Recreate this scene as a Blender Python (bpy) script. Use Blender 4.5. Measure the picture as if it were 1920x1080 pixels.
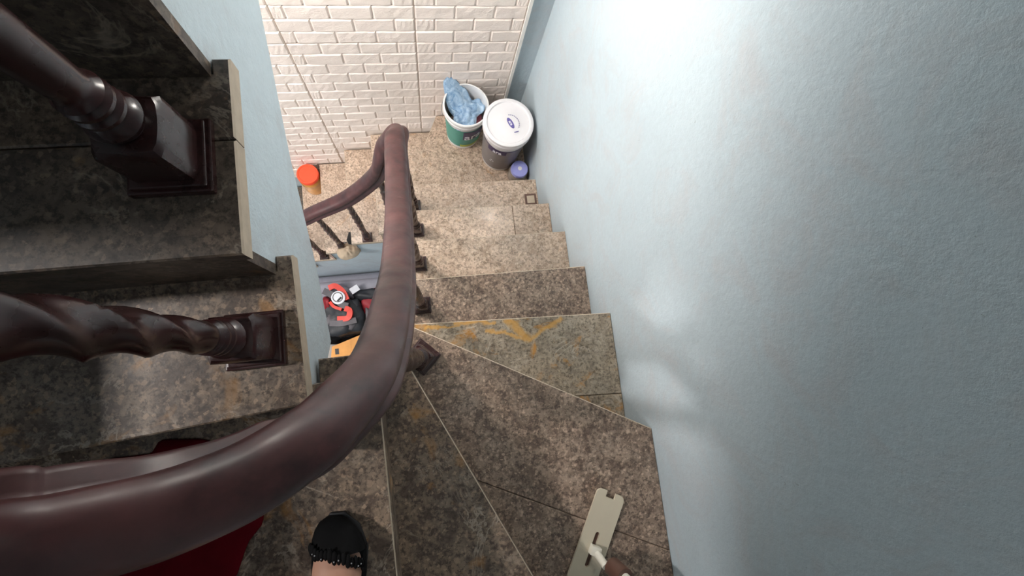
import bpy, bmesh, math, random
from mathutils import Vector, Matrix, noise
for o in list(bpy.data.objects): bpy.data.objects.remove(o)
random.seed(4)
sc = bpy.context.scene
col = sc.collection
PI = math.pi
H = 0.19                      # riser height: level k is at z = k*H, level 0 is the big winder tread
# ---------------------------------------------------------------- camera
FPX = 890.68
RW = Matrix(((0.98052, 0.09790, -0.17030), (-0.11881, 0.98597, -0.11723), (0.15643, 0.13518, 0.97839)))
CAM = Vector((0, 0, 1.3132))
cd = bpy.data.cameras.new('camera'); cam = bpy.data.objects.new('camera', cd); col.objects.link(cam)
cd.sensor_width = 36; cd.lens = FPX / 1920 * 36; cd.clip_start = 0.01
M4 = RW.to_4x4(); M4.translation = CAM; cam.matrix_world = M4
sc.camera = cam
# ---------------------------------------------------------------- light and exposure
sc.view_settings.view_transform = 'Standard'; sc.view_settings.look = 'None'
sc.view_settings.gamma = 1; sc.view_settings.use_curve_mapping = False
sc.view_settings.exposure = 0.50
w = bpy.data.worlds.new('world'); sc.world = w; w.use_nodes = True
w.node_tree.nodes['Background'].inputs[0].default_value = (0.80, 0.88, 1.0, 1)
w.node_tree.nodes['Background'].inputs[1].default_value = 0.3

def lamp(name, kind, loc, target, power, color, size, size_y=None, spread=None):
    l = bpy.data.lights.new(name, kind); o = bpy.data.objects.new(name, l); col.objects.link(o)
    l.energy = power; l.color = color
    if kind == 'AREA':
        l.size = size
        if size_y: l.shape = 'RECTANGLE'; l.size_y = size_y
        if spread: l.spread = spread
    else:
        l.shadow_soft_size = size
    o.location = loc
    d = Vector(target) - Vector(loc)
    o.rotation_euler = d.to_track_quat('-Z', 'Y').to_euler()
    return o
lamp('under_stair_lamp', 'POINT', (-0.82, 0.90, 0.60), (0, 0, -1), 62.0, (1.0, 0.88, 0.79), 0.20)
lamp('side_beam_light', 'AREA', (-2.2, 0.24, 2.42), (0.2, 0.0, 0.35), 34.0, (1.0, 0.95, 0.92), 0.13)  # unseen source set by the rail shadow, shining through the added opening
lamp('small_wall_lamp', 'POINT', (0.505, 1.035, 0.95), (0, 0, -1), 9.0, (1.0, 0.90, 0.80), 0.035)
lamp('ceiling_fill', 'AREA', (0.25, -0.35, 2.85), (0.15, 0.0, 0), 1.6, (1.0, 0.95, 0.90), 0.35)  # soft fill added to lift the steps; no lamp known up there
lamp('ground_floor_lamp', 'AREA', (-1.9, 0.2, -0.5), (-0.9, 0.3, -2.66), 22.0, (1.0, 0.95, 0.9), 0.5)

# ---------------------------------------------------------------- helpers
def ray(u, v):
    return RW @ Vector(((u - 960) / FPX, -(v - 540) / FPX, -1.0))
def at(u, v, z):
    r = ray(u, v); return CAM + r * ((z - CAM.z) / r.z)
def atX(u, v, X):
    r = ray(u, v); return CAM + r * (X / r.x)
def atY(u, v, Y):
    r = ray(u, v); return CAM + r * (Y / r.y)

ORIG = {}
def tag(o, label=None, cat=None, group=None, kind=None):
    if label: o['label'] = label
    if cat: o['category'] = cat
    if group: o['group'] = group
    if kind: o['kind'] = kind
    return o
def thing(name, loc, label, cat, group=None):
    o = bpy.data.objects.new(name, None); col.objects.link(o)
    o.location = loc; o.empty_display_size = 0.05; ORIG[o] = Vector(loc)
    return tag(o, label, cat, group)
def org(o): return ORIG[o].copy() if o else Vector((0, 0, 0))
def obj(name, verts, faces, mats, parent=None, smooth=False, mi=None, base=None, angle=None):
    """links ONE mesh object; verts are world coordinates"""
    if parent is not None: off = org(parent)
    else: off = Vector(base) if base else Vector((0, 0, 0))
    me = bpy.data.meshes.new(name)
    me.from_pydata([tuple(Vector(v) - off) for v in verts], [], faces)
    if not isinstance(mats, (list, tuple)): mats = [mats]
    for m in mats: me.materials.append(m)
    if mi: me.polygons.foreach_set('material_index', mi)
    bm = bmesh.new(); bm.from_mesh(me)
    bmesh.ops.recalc_face_normals(bm, faces=bm.faces); bm.to_mesh(me); bm.free()
    if smooth:
        me.polygons.foreach_set('use_smooth', [True] * len(me.polygons))
        if angle: me.set_sharp_from_angle(angle=math.radians(angle))
    me.update()
    o = bpy.data.objects.new(name, me); col.objects.link(o)
    if parent is not None: o.parent = parent
    elif base: o.location = base
    ORIG[o] = off
    return o
def lathe(prof, c, n=40, axis=None, cap=True):
    """profile [(r,z)] around vertical axis at c"""
    V = []; F = []; c = Vector(c)
    for r, z in prof:
        for i in range(n):
            a = 2 * PI * i / n; V.append(c + Vector((r * math.cos(a), r * math.sin(a), z)))
    for k in range(len(prof) - 1):
        for i in range(n):
            j = (i + 1) % n; F.append((k*n+i, k*n+j, (k+1)*n+j, (k+1)*n+i))
    if cap:
        F.append(tuple(reversed(range(n)))); F.append(tuple(range((len(prof)-1)*n, len(prof)*n)))
    return V, F
def box(x0, x1, y0, y1, z0, z1, b=0.0):
    if b <= 0:
        V = [(x, y, z) for z in (z0, z1) for y in (y0, y1) for x in (x0, x1)]
        return V, [(0,2,3,1),(4,5,7,6),(0,1,5,4),(2,6,7,3),(0,4,6,2),(1,3,7,5)]
    bm = bmesh.new(); bmesh.ops.create_cube(bm, size=1)
    for v in bm.verts:
        v.co = Vector(((x0+x1)/2 + v.co.x*(x1-x0), (y0+y1)/2 + v.co.y*(y1-y0), (z0+z1)/2 + v.co.z*(z1-z0)))
    bmesh.ops.bevel(bm, geom=list(bm.edges), offset=b, segments=2, affect='EDGES', profile=0.6)
    return dump(bm)
def dump(bm):
    bm.verts.index_update(); V = [v.co.copy() for v in bm.verts]; F = [tuple(v.index for v in f.verts) for f in bm.faces]
    bm.free(); return V, F
def merge(*vfs):
    V = []; F = []
    for v, f in vfs:
        n = len(V); V += list(v); F += [tuple(i + n for i in q) for q in f]
    return V, F
def xf(vf, M):
    return [M @ Vector(v) for v in vf[0]], vf[1]
def area2(P): return sum(P[i][0]*P[(i+1)%len(P)][1] - P[(i+1)%len(P)][0]*P[i][1] for i in range(len(P)))
def ccw(P):
    P = [tuple(p[:2]) for p in P]
    return P if area2(P) > 0 else P[::-1]
def inset(P, d):
    P = ccw(P); n = len(P); out = []
    for i in range(n):
        a = Vector(P[i-1]); b = Vector(P[i]); c = Vector(P[(i+1) % n])
        e1 = (b-a).normalized(); e2 = (c-b).normalized()
        n1 = Vector((-e1.y, e1.x)); n2 = Vector((-e2.y, e2.x)); m = (n1+n2)
        m = m / max(0.3, m.dot(n1)) if m.length > 1e-6 else n1
        out.append(tuple(b + m*d))
    return out
def prism(P, z0, z1):
    P = ccw(P); n = len(P)
    V = [(x, y, z0) for x, y in P] + [(x, y, z1) for x, y in P]
    F = [tuple(reversed(range(n))), tuple(range(n, 2*n))] + [(i, (i+1)%n, n+(i+1)%n, n+i) for i in range(n)]
    return V, F
def cut(P, a, b):
    """splits polygon P by the line a-b; two polygons"""
    a = Vector(a[:2]); b = Vector(b[:2]); d = (b-a).normalized(); nn = Vector((-d.y, d.x))
    L = []; R = []
    P = ccw(P); n = len(P)
    for i in range(n):
        p = Vector(P[i]); q = Vector(P[(i+1)%n]); s = (p-a).dot(nn); t = (q-a).dot(nn)
        (L if s >= 0 else R).append(tuple(p))
        if s*t < 0:
            x = p + (q-p)*(s/(s-t)); L.append(tuple(x)); R.append(tuple(x))
    return [inset(L, 0.0007), inset(R, 0.0007)]
TH = 0.026
def stone(P, z, parent, mat, name='tread_stone', label=None, th=TH, ch=0.0022, side=False, nose=None):
    """polished slab: dark face, pale sawn edge with a small chamfer"""
    P = ccw(P); Q = inset(P, ch); n = len(P)
    V = [(x, y, z-th) for x, y in P] + [(x, y, z-ch) for x, y in P] + [(x, y, z) for x, y in Q]
    F = [tuple(reversed(range(n))), tuple(range(2*n, 3*n))]; mi = [0, 0]
    for i in range(n):
        j = (i+1) % n
        pale = 1 if (not side or (P[j][1]-P[i][1]) > 0.5*math.hypot(P[j][0]-P[i][0], P[j][1]-P[i][1])) else 0
        if nose:
            a, b = Vector(nose[0][:2]), Vector(nose[1][:2]); d = (b-a).normalized(); nn = Vector((-d.y, d.x))
            pale = 1 if abs((Vector(P[i])-a).dot(nn)) < 0.012 and abs((Vector(P[j])-a).dot(nn)) < 0.012 else 0
            F.append((i, j, n+j, n+i)); mi.append(0); F.append((n+i, n+j, 2*n+j, 2*n+i)); mi.append(pale); continue
        F.append((i, j, n+j, n+i)); mi.append(pale)
        F.append((n+i, n+j, 2*n+j, 2*n+i)); mi.append(pale)
    o = obj(name, V, F, [mat, MAT['stone_edge']], parent, mi=None)
    # indices are stable through recalc normals
    o.data.polygons.foreach_set('material_index', mi)
    if label: o['label'] = label
    return o

# ---------------------------------------------------------------- materials
MAT = {}
class N:
    def __init__(s, name):
        m = bpy.data.materials.new(name); m.use_nodes = True; s.m = m; s.t = m.node_tree
        s.b = s.t.nodes['Principled BSDF']; MAT[name] = m
    def n(s, typ, **kw):
        x = s.t.nodes.new(typ)
        for k, v in kw.items():
            if k.startswith('i_'): x.inputs[k[2:].replace('_', ' ')].default_value = v
            else: setattr(x, k, v)
        return x
    def l(s, a, b): s.t.links.new(a, b)
    def ramp(s, fac, stops):
        r = s.n('ShaderNodeValToRGB'); e = r.color_ramp.elements
        while len(e) < len(stops): e.new(0.5)
        for q, (p, c) in zip(e, stops):
            q.position = p; q.color = (c, c, c, 1) if isinstance(c, (int, float)) else (*c, 1)
        s.l(fac, r.inputs[0]); return r.outputs[0]
    def mix(s, f, a, b):
        x = s.n('ShaderNodeMix', data_type='RGBA')
        for k, v in ((0, f), (6, a), (7, b)):
            if isinstance(v, (int, float)): x.inputs[k].default_value = v
            elif isinstance(v, tuple): x.inputs[k].default_value = (*v, 1)
            else: s.l(v, x.inputs[k])
        return x.outputs[2]
    def coord(s, scale=(1, 1, 1), rnd=False):
        tc = s.n('ShaderNodeTexCoord'); mp = s.n('ShaderNodeMapping'); mp.inputs['Scale'].default_value = scale
        s.l(tc.outputs['Object'], mp.inputs['Vector'])
        if rnd:
            oi = s.n('ShaderNodeObjectInfo'); mu = s.n('ShaderNodeMath', operation='MULTIPLY'); mu.inputs[1].default_value = 37.0
            s.l(oi.outputs['Random'], mu.inputs[0]); s.l(mu.outputs[0], mp.inputs['Location'])
        return mp.outputs[0]
    def noise(s, vec, scale, detail=4, rough=0.55, dist=0.0):
        x = s.n('ShaderNodeTexNoise'); x.inputs['Scale'].default_value = scale; x.inputs['Detail'].default_value = detail
        x.inputs['Roughness'].default_value = rough; x.inputs['Distortion'].default_value = dist
        s.l(vec, x.inputs['Vector']); return x.outputs['Fac']
    def bump(s, h, strength, dist):
        b = s.n('ShaderNodeBump'); b.inputs['Strength'].default_value = strength; b.inputs['Distance'].default_value = dist
        s.l(h, b.inputs['Height']); s.l(b.outputs[0], s.b.inputs['Normal'])
    def set(s, color=None, rough=None, metal=None, spec=None, **kw):
        for key, v in (('Base Color', color), ('Roughness', rough), ('Metallic', metal), ('Specular IOR Level', spec)):
            if v is None: continue
            if isinstance(v, tuple): s.b.inputs[key].default_value = (*v, 1)
            elif isinstance(v, (int, float)): s.b.inputs[key].default_value = v
            else: s.l(v, s.b.inputs[key])
        for k, v in kw.items(): s.b.inputs[k.replace('_', ' ')].default_value = v
        return s.m
def plain(name, color, rough=0.5, metal=0.0, spec=0.5, var=0.12, vs=30, **kw):
    m = N(name); c = m.coord(); f = m.noise(c, vs, 3)
    dk = tuple(x*(1-var) for x in color); lt = tuple(min(1, x*(1+var)) for x in color)
    return m.set(m.mix(f, dk, lt), rough, metal, spec, **kw)

def stone_mat(name, base, grey, dark, ochre_amt=0.5, vein=0.5, speck=0.5, rough=0.3, lines=None):
    m = N(name); c = m.coord(rnd=True)
    big = m.ramp(m.noise(c, 5, 5, 0.6, 0.6), [(0.35, 0), (0.65, 1)])
    col1 = m.mix(big, base, grey)
    med = m.ramp(m.noise(c, 26, 6, 0.65, 0.4), [(0.40, 1), (0.56, 0)])
    k = m.n('ShaderNodeMath', operation='MULTIPLY'); m.l(med, k.inputs[0]); k.inputs[1].default_value = 1.0
    col2 = m.mix(k.outputs[0], col1, dark)
    vo = m.n('ShaderNodeTexVoronoi'); vo.inputs['Scale'].default_value = 170; vo.inputs['Randomness'].default_value = 1
    m.l(c, vo.inputs['Vector'])
    sp = m.ramp(vo.outputs['Color'], [(0.62, 0), (0.95, speck*0.7)])
    col3 = m.mix(sp, col2, tuple(min(1, x*1.9) for x in base))
    fine = m.ramp(m.noise(c, 95, 5, 0.75), [(0.40, 0.85), (0.52, 0)])
    col3 = m.mix(fine, col3, tuple(x*0.45 for x in dark))
    oc = m.ramp(m.noise(c, 7.3, 5, 0.62, 1.2), [(0.66-0.10*ochre_amt, 0), (0.76-0.10*ochre_amt, ochre_amt)])
    col4 = m.mix(oc, col3, (0.46, 0.22, 0.05))
    v1 = m.noise(c, 6.5, 6, 0.62, 1.0)
    vm = m.ramp(v1, [(0.478, 0), (0.4945, vein), (0.4985, vein), (0.515, 0)])
    br = m.ramp(m.noise(c, 9, 3), [(0.45, 0), (0.62, 1)])
    mu = m.n('ShaderNodeMath', operation='MULTIPLY'); m.l(vm, mu.inputs[0]); m.l(br, mu.inputs[1])
    col5 = m.mix(mu.outputs[0], col4, (0.55, 0.47, 0.38))
    if lines:                                     # long ochre veins that this slab really has
        tc = m.n('ShaderNodeTexCoord'); nd = m.n('ShaderNodeTexNoise'); nd.inputs['Scale'].default_value = 22; nd.inputs['Detail'].default_value = 5
        m.l(tc.outputs['Object'], nd.inputs['Vector'])
        def vm_(op, a, b=None):
            x = m.n('ShaderNodeVectorMath', operation=op)
            for k_, q_ in enumerate((a, b)):
                if q_ is None: continue
                if isinstance(q_, (tuple, Vector)): x.inputs[k_].default_value = tuple(q_)
                else: m.l(q_, x.inputs[k_])
            return x
        def mm_(op, a, b=None, cl=False):
            x = m.n('ShaderNodeMath', operation=op); x.use_clamp = cl
            for k_, q_ in enumerate((a, b)):
                if q_ is None: continue
                if isinstance(q_, (int, float)): x.inputs[k_].default_value = q_
                else: m.l(q_, x.inputs[k_])
            return x.outputs[0]
        of = vm_('SUBTRACT', nd.outputs['Color'], (0.5, 0.5, 0.5)); sc2 = vm_('MULTIPLY', of.outputs[0], (0.05, 0.05, 0.0))
        pp_ = vm_('ADD', tc.outputs['Object'], sc2.outputs[0]).outputs[0]
        tot = None
        for a_, b_, w_ in lines:
            ba = Vector(b_) - Vector(a_); pa = vm_('SUBTRACT', pp_, Vector(a_)).outputs[0]
            h_ = mm_('DIVIDE', vm_('DOT_PRODUCT', pa, ba).outputs['Value'], ba.length_squared, True)
            sb = vm_('SCALE', ba); m.l(h_, sb.inputs['Scale'])
            dd = vm_('LENGTH', vm_('SUBTRACT', pa, sb.outputs[0]).outputs[0]).outputs['Value']
            q_ = mm_('SUBTRACT', 1.0, mm_('DIVIDE', dd, w_), True)
            tot = q_ if tot is None else mm_('MAXIMUM', tot, q_)
        col5 = m.mix(m.ramp(tot, [(0.15, 0), (0.75, 0.7)]), col5, (0.62, 0.33, 0.07))
    m.bump(m.noise(c, 160, 3), 0.08, 0.002)
    rr = m.ramp(m.noise(c, 14, 4), [(0.3, rough-0.06), (0.7, rough+0.12)])
    return m.set(col5, rr, 0, 0.5)
def vp(u, v):
    q = at(u, v, -H); return (q.x-0.25, q.y, -H)
stone_mat('stone_brown', (0.25, 0.178, 0.122), (0.20, 0.16, 0.125), (0.10, 0.070, 0.052), 0.6, 0.6, 0.9, 0.40)
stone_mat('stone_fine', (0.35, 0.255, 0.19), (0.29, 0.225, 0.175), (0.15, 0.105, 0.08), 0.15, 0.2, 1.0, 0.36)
stone_mat('stone_grey', (0.40, 0.32, 0.23), (0.33, 0.285, 0.225), (0.24, 0.195, 0.145), 1.0, 0.7, 0.4, 0.27,
    lines=[(vp(850, 603), vp(925, 606), 0.010), (vp(915, 618), vp(985, 634), 0.009), (vp(950, 600), vp(990, 632), 0.020), (vp(990, 634), vp(1050, 600), 0.014), (vp(800, 615), vp(860, 608), 0.008)])
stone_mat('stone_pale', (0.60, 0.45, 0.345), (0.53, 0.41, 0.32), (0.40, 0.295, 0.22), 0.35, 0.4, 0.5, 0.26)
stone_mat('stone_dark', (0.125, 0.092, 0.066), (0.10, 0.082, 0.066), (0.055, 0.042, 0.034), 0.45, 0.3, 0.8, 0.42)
plain('stone_edge', (0.50, 0.41, 0.31), 0.55, vs=60, var=0.25)

def wall_paint(name, base, stain):
    m = N(name); c = m.coord()
    f = m.ramp(m.noise(c, 2.2, 5, 0.6, 0.5), [(0.35, 0), (0.7, 1)])
    g = m.ramp(m.noise(c, 55, 4, 0.7), [(0.40, 0.28), (0.6, 0)])
    c1 = m.mix(f, base, tuple(x*0.93 for x in base))
    s = m.ramp(m.noise(c, 5.0, 6, 0.7, 1.5), [(0.48, 0), (0.68, 0.5)])
    c2 = m.mix(s, c1, stain)
    c3 = m.mix(g, c2, tuple(x*0.86 for x in base))
    d = m.ramp(m.noise(c, 95, 2, 0.5, 2.0), [(0.745, 0), (0.78, 0.45)])
    c4 = m.mix(d, c3, (0.16, 0.16, 0.17))
    h = m.noise(c, 70, 5, 0.7)
    m.bump(h, 0.5, 0.0040)
    return m.set(c4, 0.78, 0, 0.2)
wall_paint('blue_paint', (0.505, 0.59, 0.635), (0.50, 0.49, 0.50))
wall_paint('blue_paint_lit', (0.63, 0.72, 0.77), (0.50, 0.51, 0.53))  # lighter copy of the blue paint, bounced wall light put into its colour
wall_paint('white_paint', (0.75, 0.75, 0.73), (0.55, 0.54, 0.5))

def brick_mat():
    m = N('foam_brick'); c = m.coord(rnd=True)
    f = m.noise(c, 9, 3)
    c1 = m.mix(f, (0.90, 0.79, 0.735), (0.85, 0.765, 0.69))
    m.bump(m.noise(m.coord((1, 1, 3.0), True), 70, 5, 0.65), 0.6, 0.004)
    return m.set(c1, 0.55, 0, 0.35)
brick_mat()
plain('foam_joint', (0.80, 0.70, 0.63), 0.7, vs=20)
plain('white_trim', (0.82, 0.80, 0.76), 0.5)

def wood_mat(name, dark, mid, light, rough=0.28, scr=0.6):
    m = N(name); c = m.coord((1, 1, 1))
    g = m.noise(m.coord((1.0, 1.0, 0.25)), 60, 6, 0.65, 0.3)
    b = m.ramp(m.noise(c, 9, 4, 0.6, 0.6), [(0.4, 0), (0.66, 1)])
    c1 = m.mix(m.ramp(g, [(0.35, 0), (0.7, 1)]), dark, mid)
    k = m.n('ShaderNodeMath', operation='MULTIPLY'); m.l(b, k.inputs[0]); k.inputs[1].default_value = 0.5
    c2 = m.mix(k.outputs[0], c1, light)
    s = m.ramp(m.noise(m.coord((1, 6, 1)), 17, 5, 0.6, 1.5), [(0.700, 0), (0.712, scr), (0.722, 0)])
    c3 = m.mix(s, c2, (0.33, 0.26, 0.25))
    rr = m.ramp(m.noise(c, 20, 4), [(0.3, rough-0.05), (0.7, rough+0.16)])
    m.bump(g, 0.12, 0.001)
    return m.set(c3, rr, 0, 0.5, Coat_Weight=0.12, Coat_Roughness=0.3)
wood_mat('rail_wood', (0.026, 0.0075, 0.008), (0.062, 0.0175, 0.018), (0.125, 0.042, 0.038), 0.40)
wood_mat('baluster_wood', (0.014, 0.006, 0.006), (0.034, 0.011, 0.011), (0.06, 0.02, 0.02), 0.22, 0.0)
plain('plastic_white', (0.80, 0.80, 0.80), 0.35, var=0.03)
plain('lid_white', (0.84, 0.82, 0.84), 0.35, var=0.03)
plain('label_teal', (0.05, 0.30, 0.24), 0.4, var=0.2)
plain('label_lime', (0.42, 0.50, 0.06), 0.4)
plain('label_purple', (0.045, 0.025, 0.10), 0.4)
plain('label_grey', (0.24, 0.215, 0.21), 0.45)
plain('ink_violet', (0.13, 0.11, 0.34), 0.5)
plain('ink_white', (0.8, 0.8, 0.85), 0.5)
plain('wire', (0.35, 0.37, 0.38), 0.35, 1.0)
plain('jar_glass', (0.30, 0.26, 0.22), 0.12, vs=25, var=0.35)
plain('lid_lilac', (0.36, 0.38, 0.80), 0.35, var=0.05)
plain('lid_orange', (0.90, 0.085, 0.030), 0.35, var=0.06)
plain('jar_amber', (0.62, 0.27, 0.04), 0.18, vs=22, var=0.4, Coat_Weight=0.5)
plain('red_cloth', (0.105, 0.003, 0.009), 0.95, spec=0.1, var=0.2)
plain('beige_cloth', (0.45, 0.35, 0.25), 0.8)
plain('black_cloth', (0.012, 0.012, 0.014), 0.7)
plain('knit_black', (0.0035, 0.0035, 0.004), 0.8, spec=0.15)
plain('bead', (0.35, 0.36, 0.38), 0.3)
plain('mop_plastic', (0.58, 0.52, 0.40), 0.45, var=0.05)
plain('mop_handle_brown', (0.11, 0.055, 0.04), 0.4)
plain('mop_cream', (0.78, 0.74, 0.64), 0.4)
plain('bag_black', (0.02, 0.022, 0.027), 0.55)
plain('bag_grey', (0.12, 0.11, 0.12), 0.6)
plain('bag_red', (0.72, 0.05, 0.03), 0.5)
plain('bag_dark_red', (0.30, 0.02, 0.03), 0.6)
plain('cardboard_orange', (0.78, 0.36, 0.10), 0.7, vs=12, var=0.25)
plain('mat_grey', (0.34, 0.33, 0.38), 0.75)
plain('floor_tile', (0.30, 0.27, 0.24), 0.4)
def plastic_bag():
    m = N('plastic_bag'); c = m.coord()
    f = m.ramp(m.noise(c, 24, 5, 0.7, 1.0), [(0.35, 0), (0.7, 1)])
    m.bump(m.noise(c, 45, 4, 0.6, 1.0), 0.6, 0.006)
    return m.set(m.mix(f, (0.16, 0.30, 0.50), (0.52, 0.68, 0.82)), 0.25, 0, 0.6, Alpha=0.93)
plastic_bag()
def clutter():
    m = N('rag_mix'); c = m.coord()
    vo = m.n('ShaderNodeTexVoronoi'); vo.inputs['Scale'].default_value = 28; m.l(c, vo.inputs['Vector'])
    r = m.n('ShaderNodeValToRGB'); e = r.color_ramp.elements; r.color_ramp.interpolation = 'CONSTANT'
    for p, q in ((0.2, (0.35, 0.10, 0.13)), (0.45, (0.07, 0.09, 0.06)), (0.65, (0.50, 0.36, 0.30))): x = e.new(p); x.color = (*q, 1)
    e[0].color = (0.06, 0.05, 0.05, 1); m.l(vo.outputs['Color'], r.inputs[0])
    return m.set(r.outputs[0], 0.8)
clutter()
def skin_mat():
    m = N('skin'); c = m.coord(); f = m.noise(c, 12, 4)
    return m.set(m.mix(f, (0.42, 0.22, 0.15), (0.55, 0.32, 0.23)), 0.5, 0, 0.4, Subsurface_Weight=0.1, Subsurface_Radius=(0.01, 0.004, 0.002))
skin_mat()

# ================================================================= setting
XW = 0.581; YB = 1.284; YF = -0.72; XL = -0.222; XO = -0.87; ZF = -14*H; ZC = 2.9
def struct(name, vf, mat):
    o = obj(name, vf[0], vf[1], mat); o['kind'] = 'structure'; return o
struct('wall_right', box(XW, XW+0.12, YF-0.12, YB+0.12, ZF, ZC), MAT['blue_paint'])
struct('wall_front', box(-1.6, XW, YF-0.12, YF, ZF, ZC), MAT['blue_paint'])
struct('floor', box(-3.0, XW, YF, YB, ZF-0.1, ZF), MAT['floor_tile'])
struct('ceiling', box(XO-0.12, XW+0.12, YF-0.12, YB+0.12, ZC, ZC+0.1), MAT['white_paint'])
shade_slab = struct('ceiling', box(XO, -0.10, -0.06, YB, 1.98, 2.12), MAT['blue_paint'])  # unseen slab added overhead to keep light off the upper flight
# left wall of the upper flight; unseen opening added to shape side light
wy0, wy1, wz0, wz1 = -0.38, 0.20, 1.03, 1.50
struct('wall_left', merge(box(XO-0.12, XO, wy1, YB, 0.30, ZC), box(XO-0.12, XO, YF, wy0, 0.30, ZC),
                          box(XO-0.12, XO, wy0, wy1, 0.30, wz0), box(XO-0.12, XO, wy0, wy1, wz1, ZC)), MAT['blue_paint'])
fr = struct('beam_opening_frame', merge(box(XO-0.10, XO-0.06, wy0, wy0+0.02, wz0, wz1), box(XO-0.10, XO-0.06, wy1-0.02, wy1, wz0, wz1),
        box(XO-0.10, XO-0.06, wy0+0.02, wy1-0.02, wz0, wz0+0.02), box(XO-0.10, XO-0.06, wy0+0.02, wy1-0.02, wz1-0.02, wz1)), MAT['white_trim'])
wb = struct('wall_back', box(-3.0, XW, YB, YB+0.12, ZF, ZC), MAT['blue_paint'])

# embossed foam bricks on the back wall
XA_, XB_ = -0.4637, 0.0448; R_ = 0.0698; ZG = -0.528; XE = 0.478; YP = YB - 0.006
bk = obj('foam_panel', *box(-0.98, XE, YP, YB, -1.93, ZG + 10*R_), MAT['foam_joint'], wb)
bk['label'] = 'backing sheet of the white brick-pattern panels'
plain('panel_seam', (0.50, 0.40, 0.33), 0.8)
for x_ in (XA_, XB_): obj('panel_joint', *box(x_-0.0016, x_+0.0016, YP-0.0022, YP, -1.90, ZG + 9*R_), MAT['panel_seam'], wb)
obj('panel_joint', *box(-0.97, XE, YP-0.0018, YP, ZG-0.0012, ZG+0.0012), MAT['panel_seam'], wb)
def brick_mesh(L, Hh, k):
    rnd = random.Random(k); g = 0.0012; b = 0.0062; d = 0.0042 + rnd.random()*0.002
    x0, x1, z0, z1 = g/2, L-g/2, -Hh+g/2, -g/2
    nx = 6; V = []; F = []
    xs = [x0, x0+b] + [x0+b+(x1-x0-2*b)*i/nx for i in range(1, nx)] + [x1-b, x1]
    zs = [z0, z0+b, (z0+z1)/2, z1-b, z1]
    for j, z in enumerate(zs):
        for i, x in enumerate(xs):
            e = i in (0, len(xs)-1) or j in (0, len(zs)-1)
            V.append((x, 0 if e else -(d + rnd.uniform(-0.0012, 0.0012)), z))
    n = len(xs)
    for j in range(len(zs)-1):
        for i in range(n-1): F.append((j*n+i, j*n+i+1, (j+1)*n+i+1, (j+1)*n+i))
    me = bpy.data.meshes.new('brick'); me.from_pydata(V, [], F); me.materials.append(MAT['foam_brick'])
    return me
BL = 0.1535; XA = -0.4637; XB = 0.0448
bcache = {}
def put_brick(x0, x1, z, k):
    L = round(x1-x0, 4)
    if L < 0.012: return
    key = (L, k % 5)
    if key not in bcache: bcache[key] = brick_mesh(L, R_, k % 5 + int(L*1000))
    o = bpy.data.objects.new('brick', bcache[key]); col.objects.link(o); o.parent = wb; o.location = (x0, YP, z)
def base_level(x):
    for xe, lv in ((0.125, -6), (-0.245, -7), (-0.42, -8), (-0.605, -9), (-0.75, -10)):
        if x > xe: return lv*H
    return -11*H
k = 0
for j in range(-9, 20):
    z = ZG - j*R_; odd = j % 2
    for (pa, pb, ref) in ((XA-0.5085, XA, XA), (XA, XB, XB), (XB, XE, XB + 4*BL - 0.0)):
        o_ = 0.0 if odd else BL/2
        if ref == XB + 4*BL: o_ = 0.0 if odd else BL/2
        js = [ref - o_ - BL*i for i in range(-1, 9)]
        js = sorted([q for q in js if pa+0.01 < q < pb-0.01] + [pa, pb])
        for a, b in zip(js, js[1:]):
            if z - R_*0.6 < base_level((a+b)/2): continue
            put_brick(a, b, z, k); k += 1
o = obj('trim_1', *box(XE, XE+0.013, YB-0.020, YB, -1.14, ZC), MAT['white_trim']); o['kind'] = 'structure'

# ================================================================= stairs
C2 = lambda v: (v.x, v.y)
def poly_side(P, x0, x1):
    """extrudes a (y,z) outline along x"""
    n = len(P); V = [(x0, y, z) for y, z in P] + [(x1, y, z) for y, z in P]
    return V, [tuple(range(n)), tuple(reversed(range(n, 2*n)))] + [(i, n+i, n+(i+1)%n, (i+1)%n) for i in range(n)]
# ---- upper flight (rises away on the left)
up = thing('staircase', (-0.55, 0.16, 0.57), 'upper flight of dark stone steps with a pale blue side, left of the stairwell', 'staircase')
ry = [0.158 + 0.1985*i for i in range(6)]
P = [(-0.045, 0.57-TH)]
for i, y in enumerate(ry):
    z = (3+i)*H - TH
    P += [(y, z), (y, z+H)]
P += [(YB-0.006, 8*H+H-TH), (YB-0.006, 1.12), (0.589, 0.573), (0.374, 0.447), (0.204, 0.309), (0.054, 0.222), (-0.045, 0.34)]
obj('stair_body', *poly_side(P, XO, XL), MAT['blue_paint_lit'], up)
for i, y in enumerate(ry):
    z = (3+i)*H
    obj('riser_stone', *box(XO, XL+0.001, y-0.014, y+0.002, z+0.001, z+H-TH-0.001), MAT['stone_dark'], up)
LBp = [(-0.187, -0.050), (-0.195, 0.165), (XL, 0.165), (XL, 0.150), (XO, 0.150), (XO, -0.096)]
stone([(-0.187, -0.050), (-0.197, 0.172), (XL+0.0005, 0.172), (XL+0.0005, 0.150), (XO, 0.150), (XO, -0.096)], 3*H, up, MAT['stone_brown'], side=True)
obj('riser_stone', *prism([(-0.195, -0.036), (-0.195, -0.026), (XO, -0.072), (XO, -0.082)], 2*H+0.001, 3*H-TH), MAT['stone_brown'], up)
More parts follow.
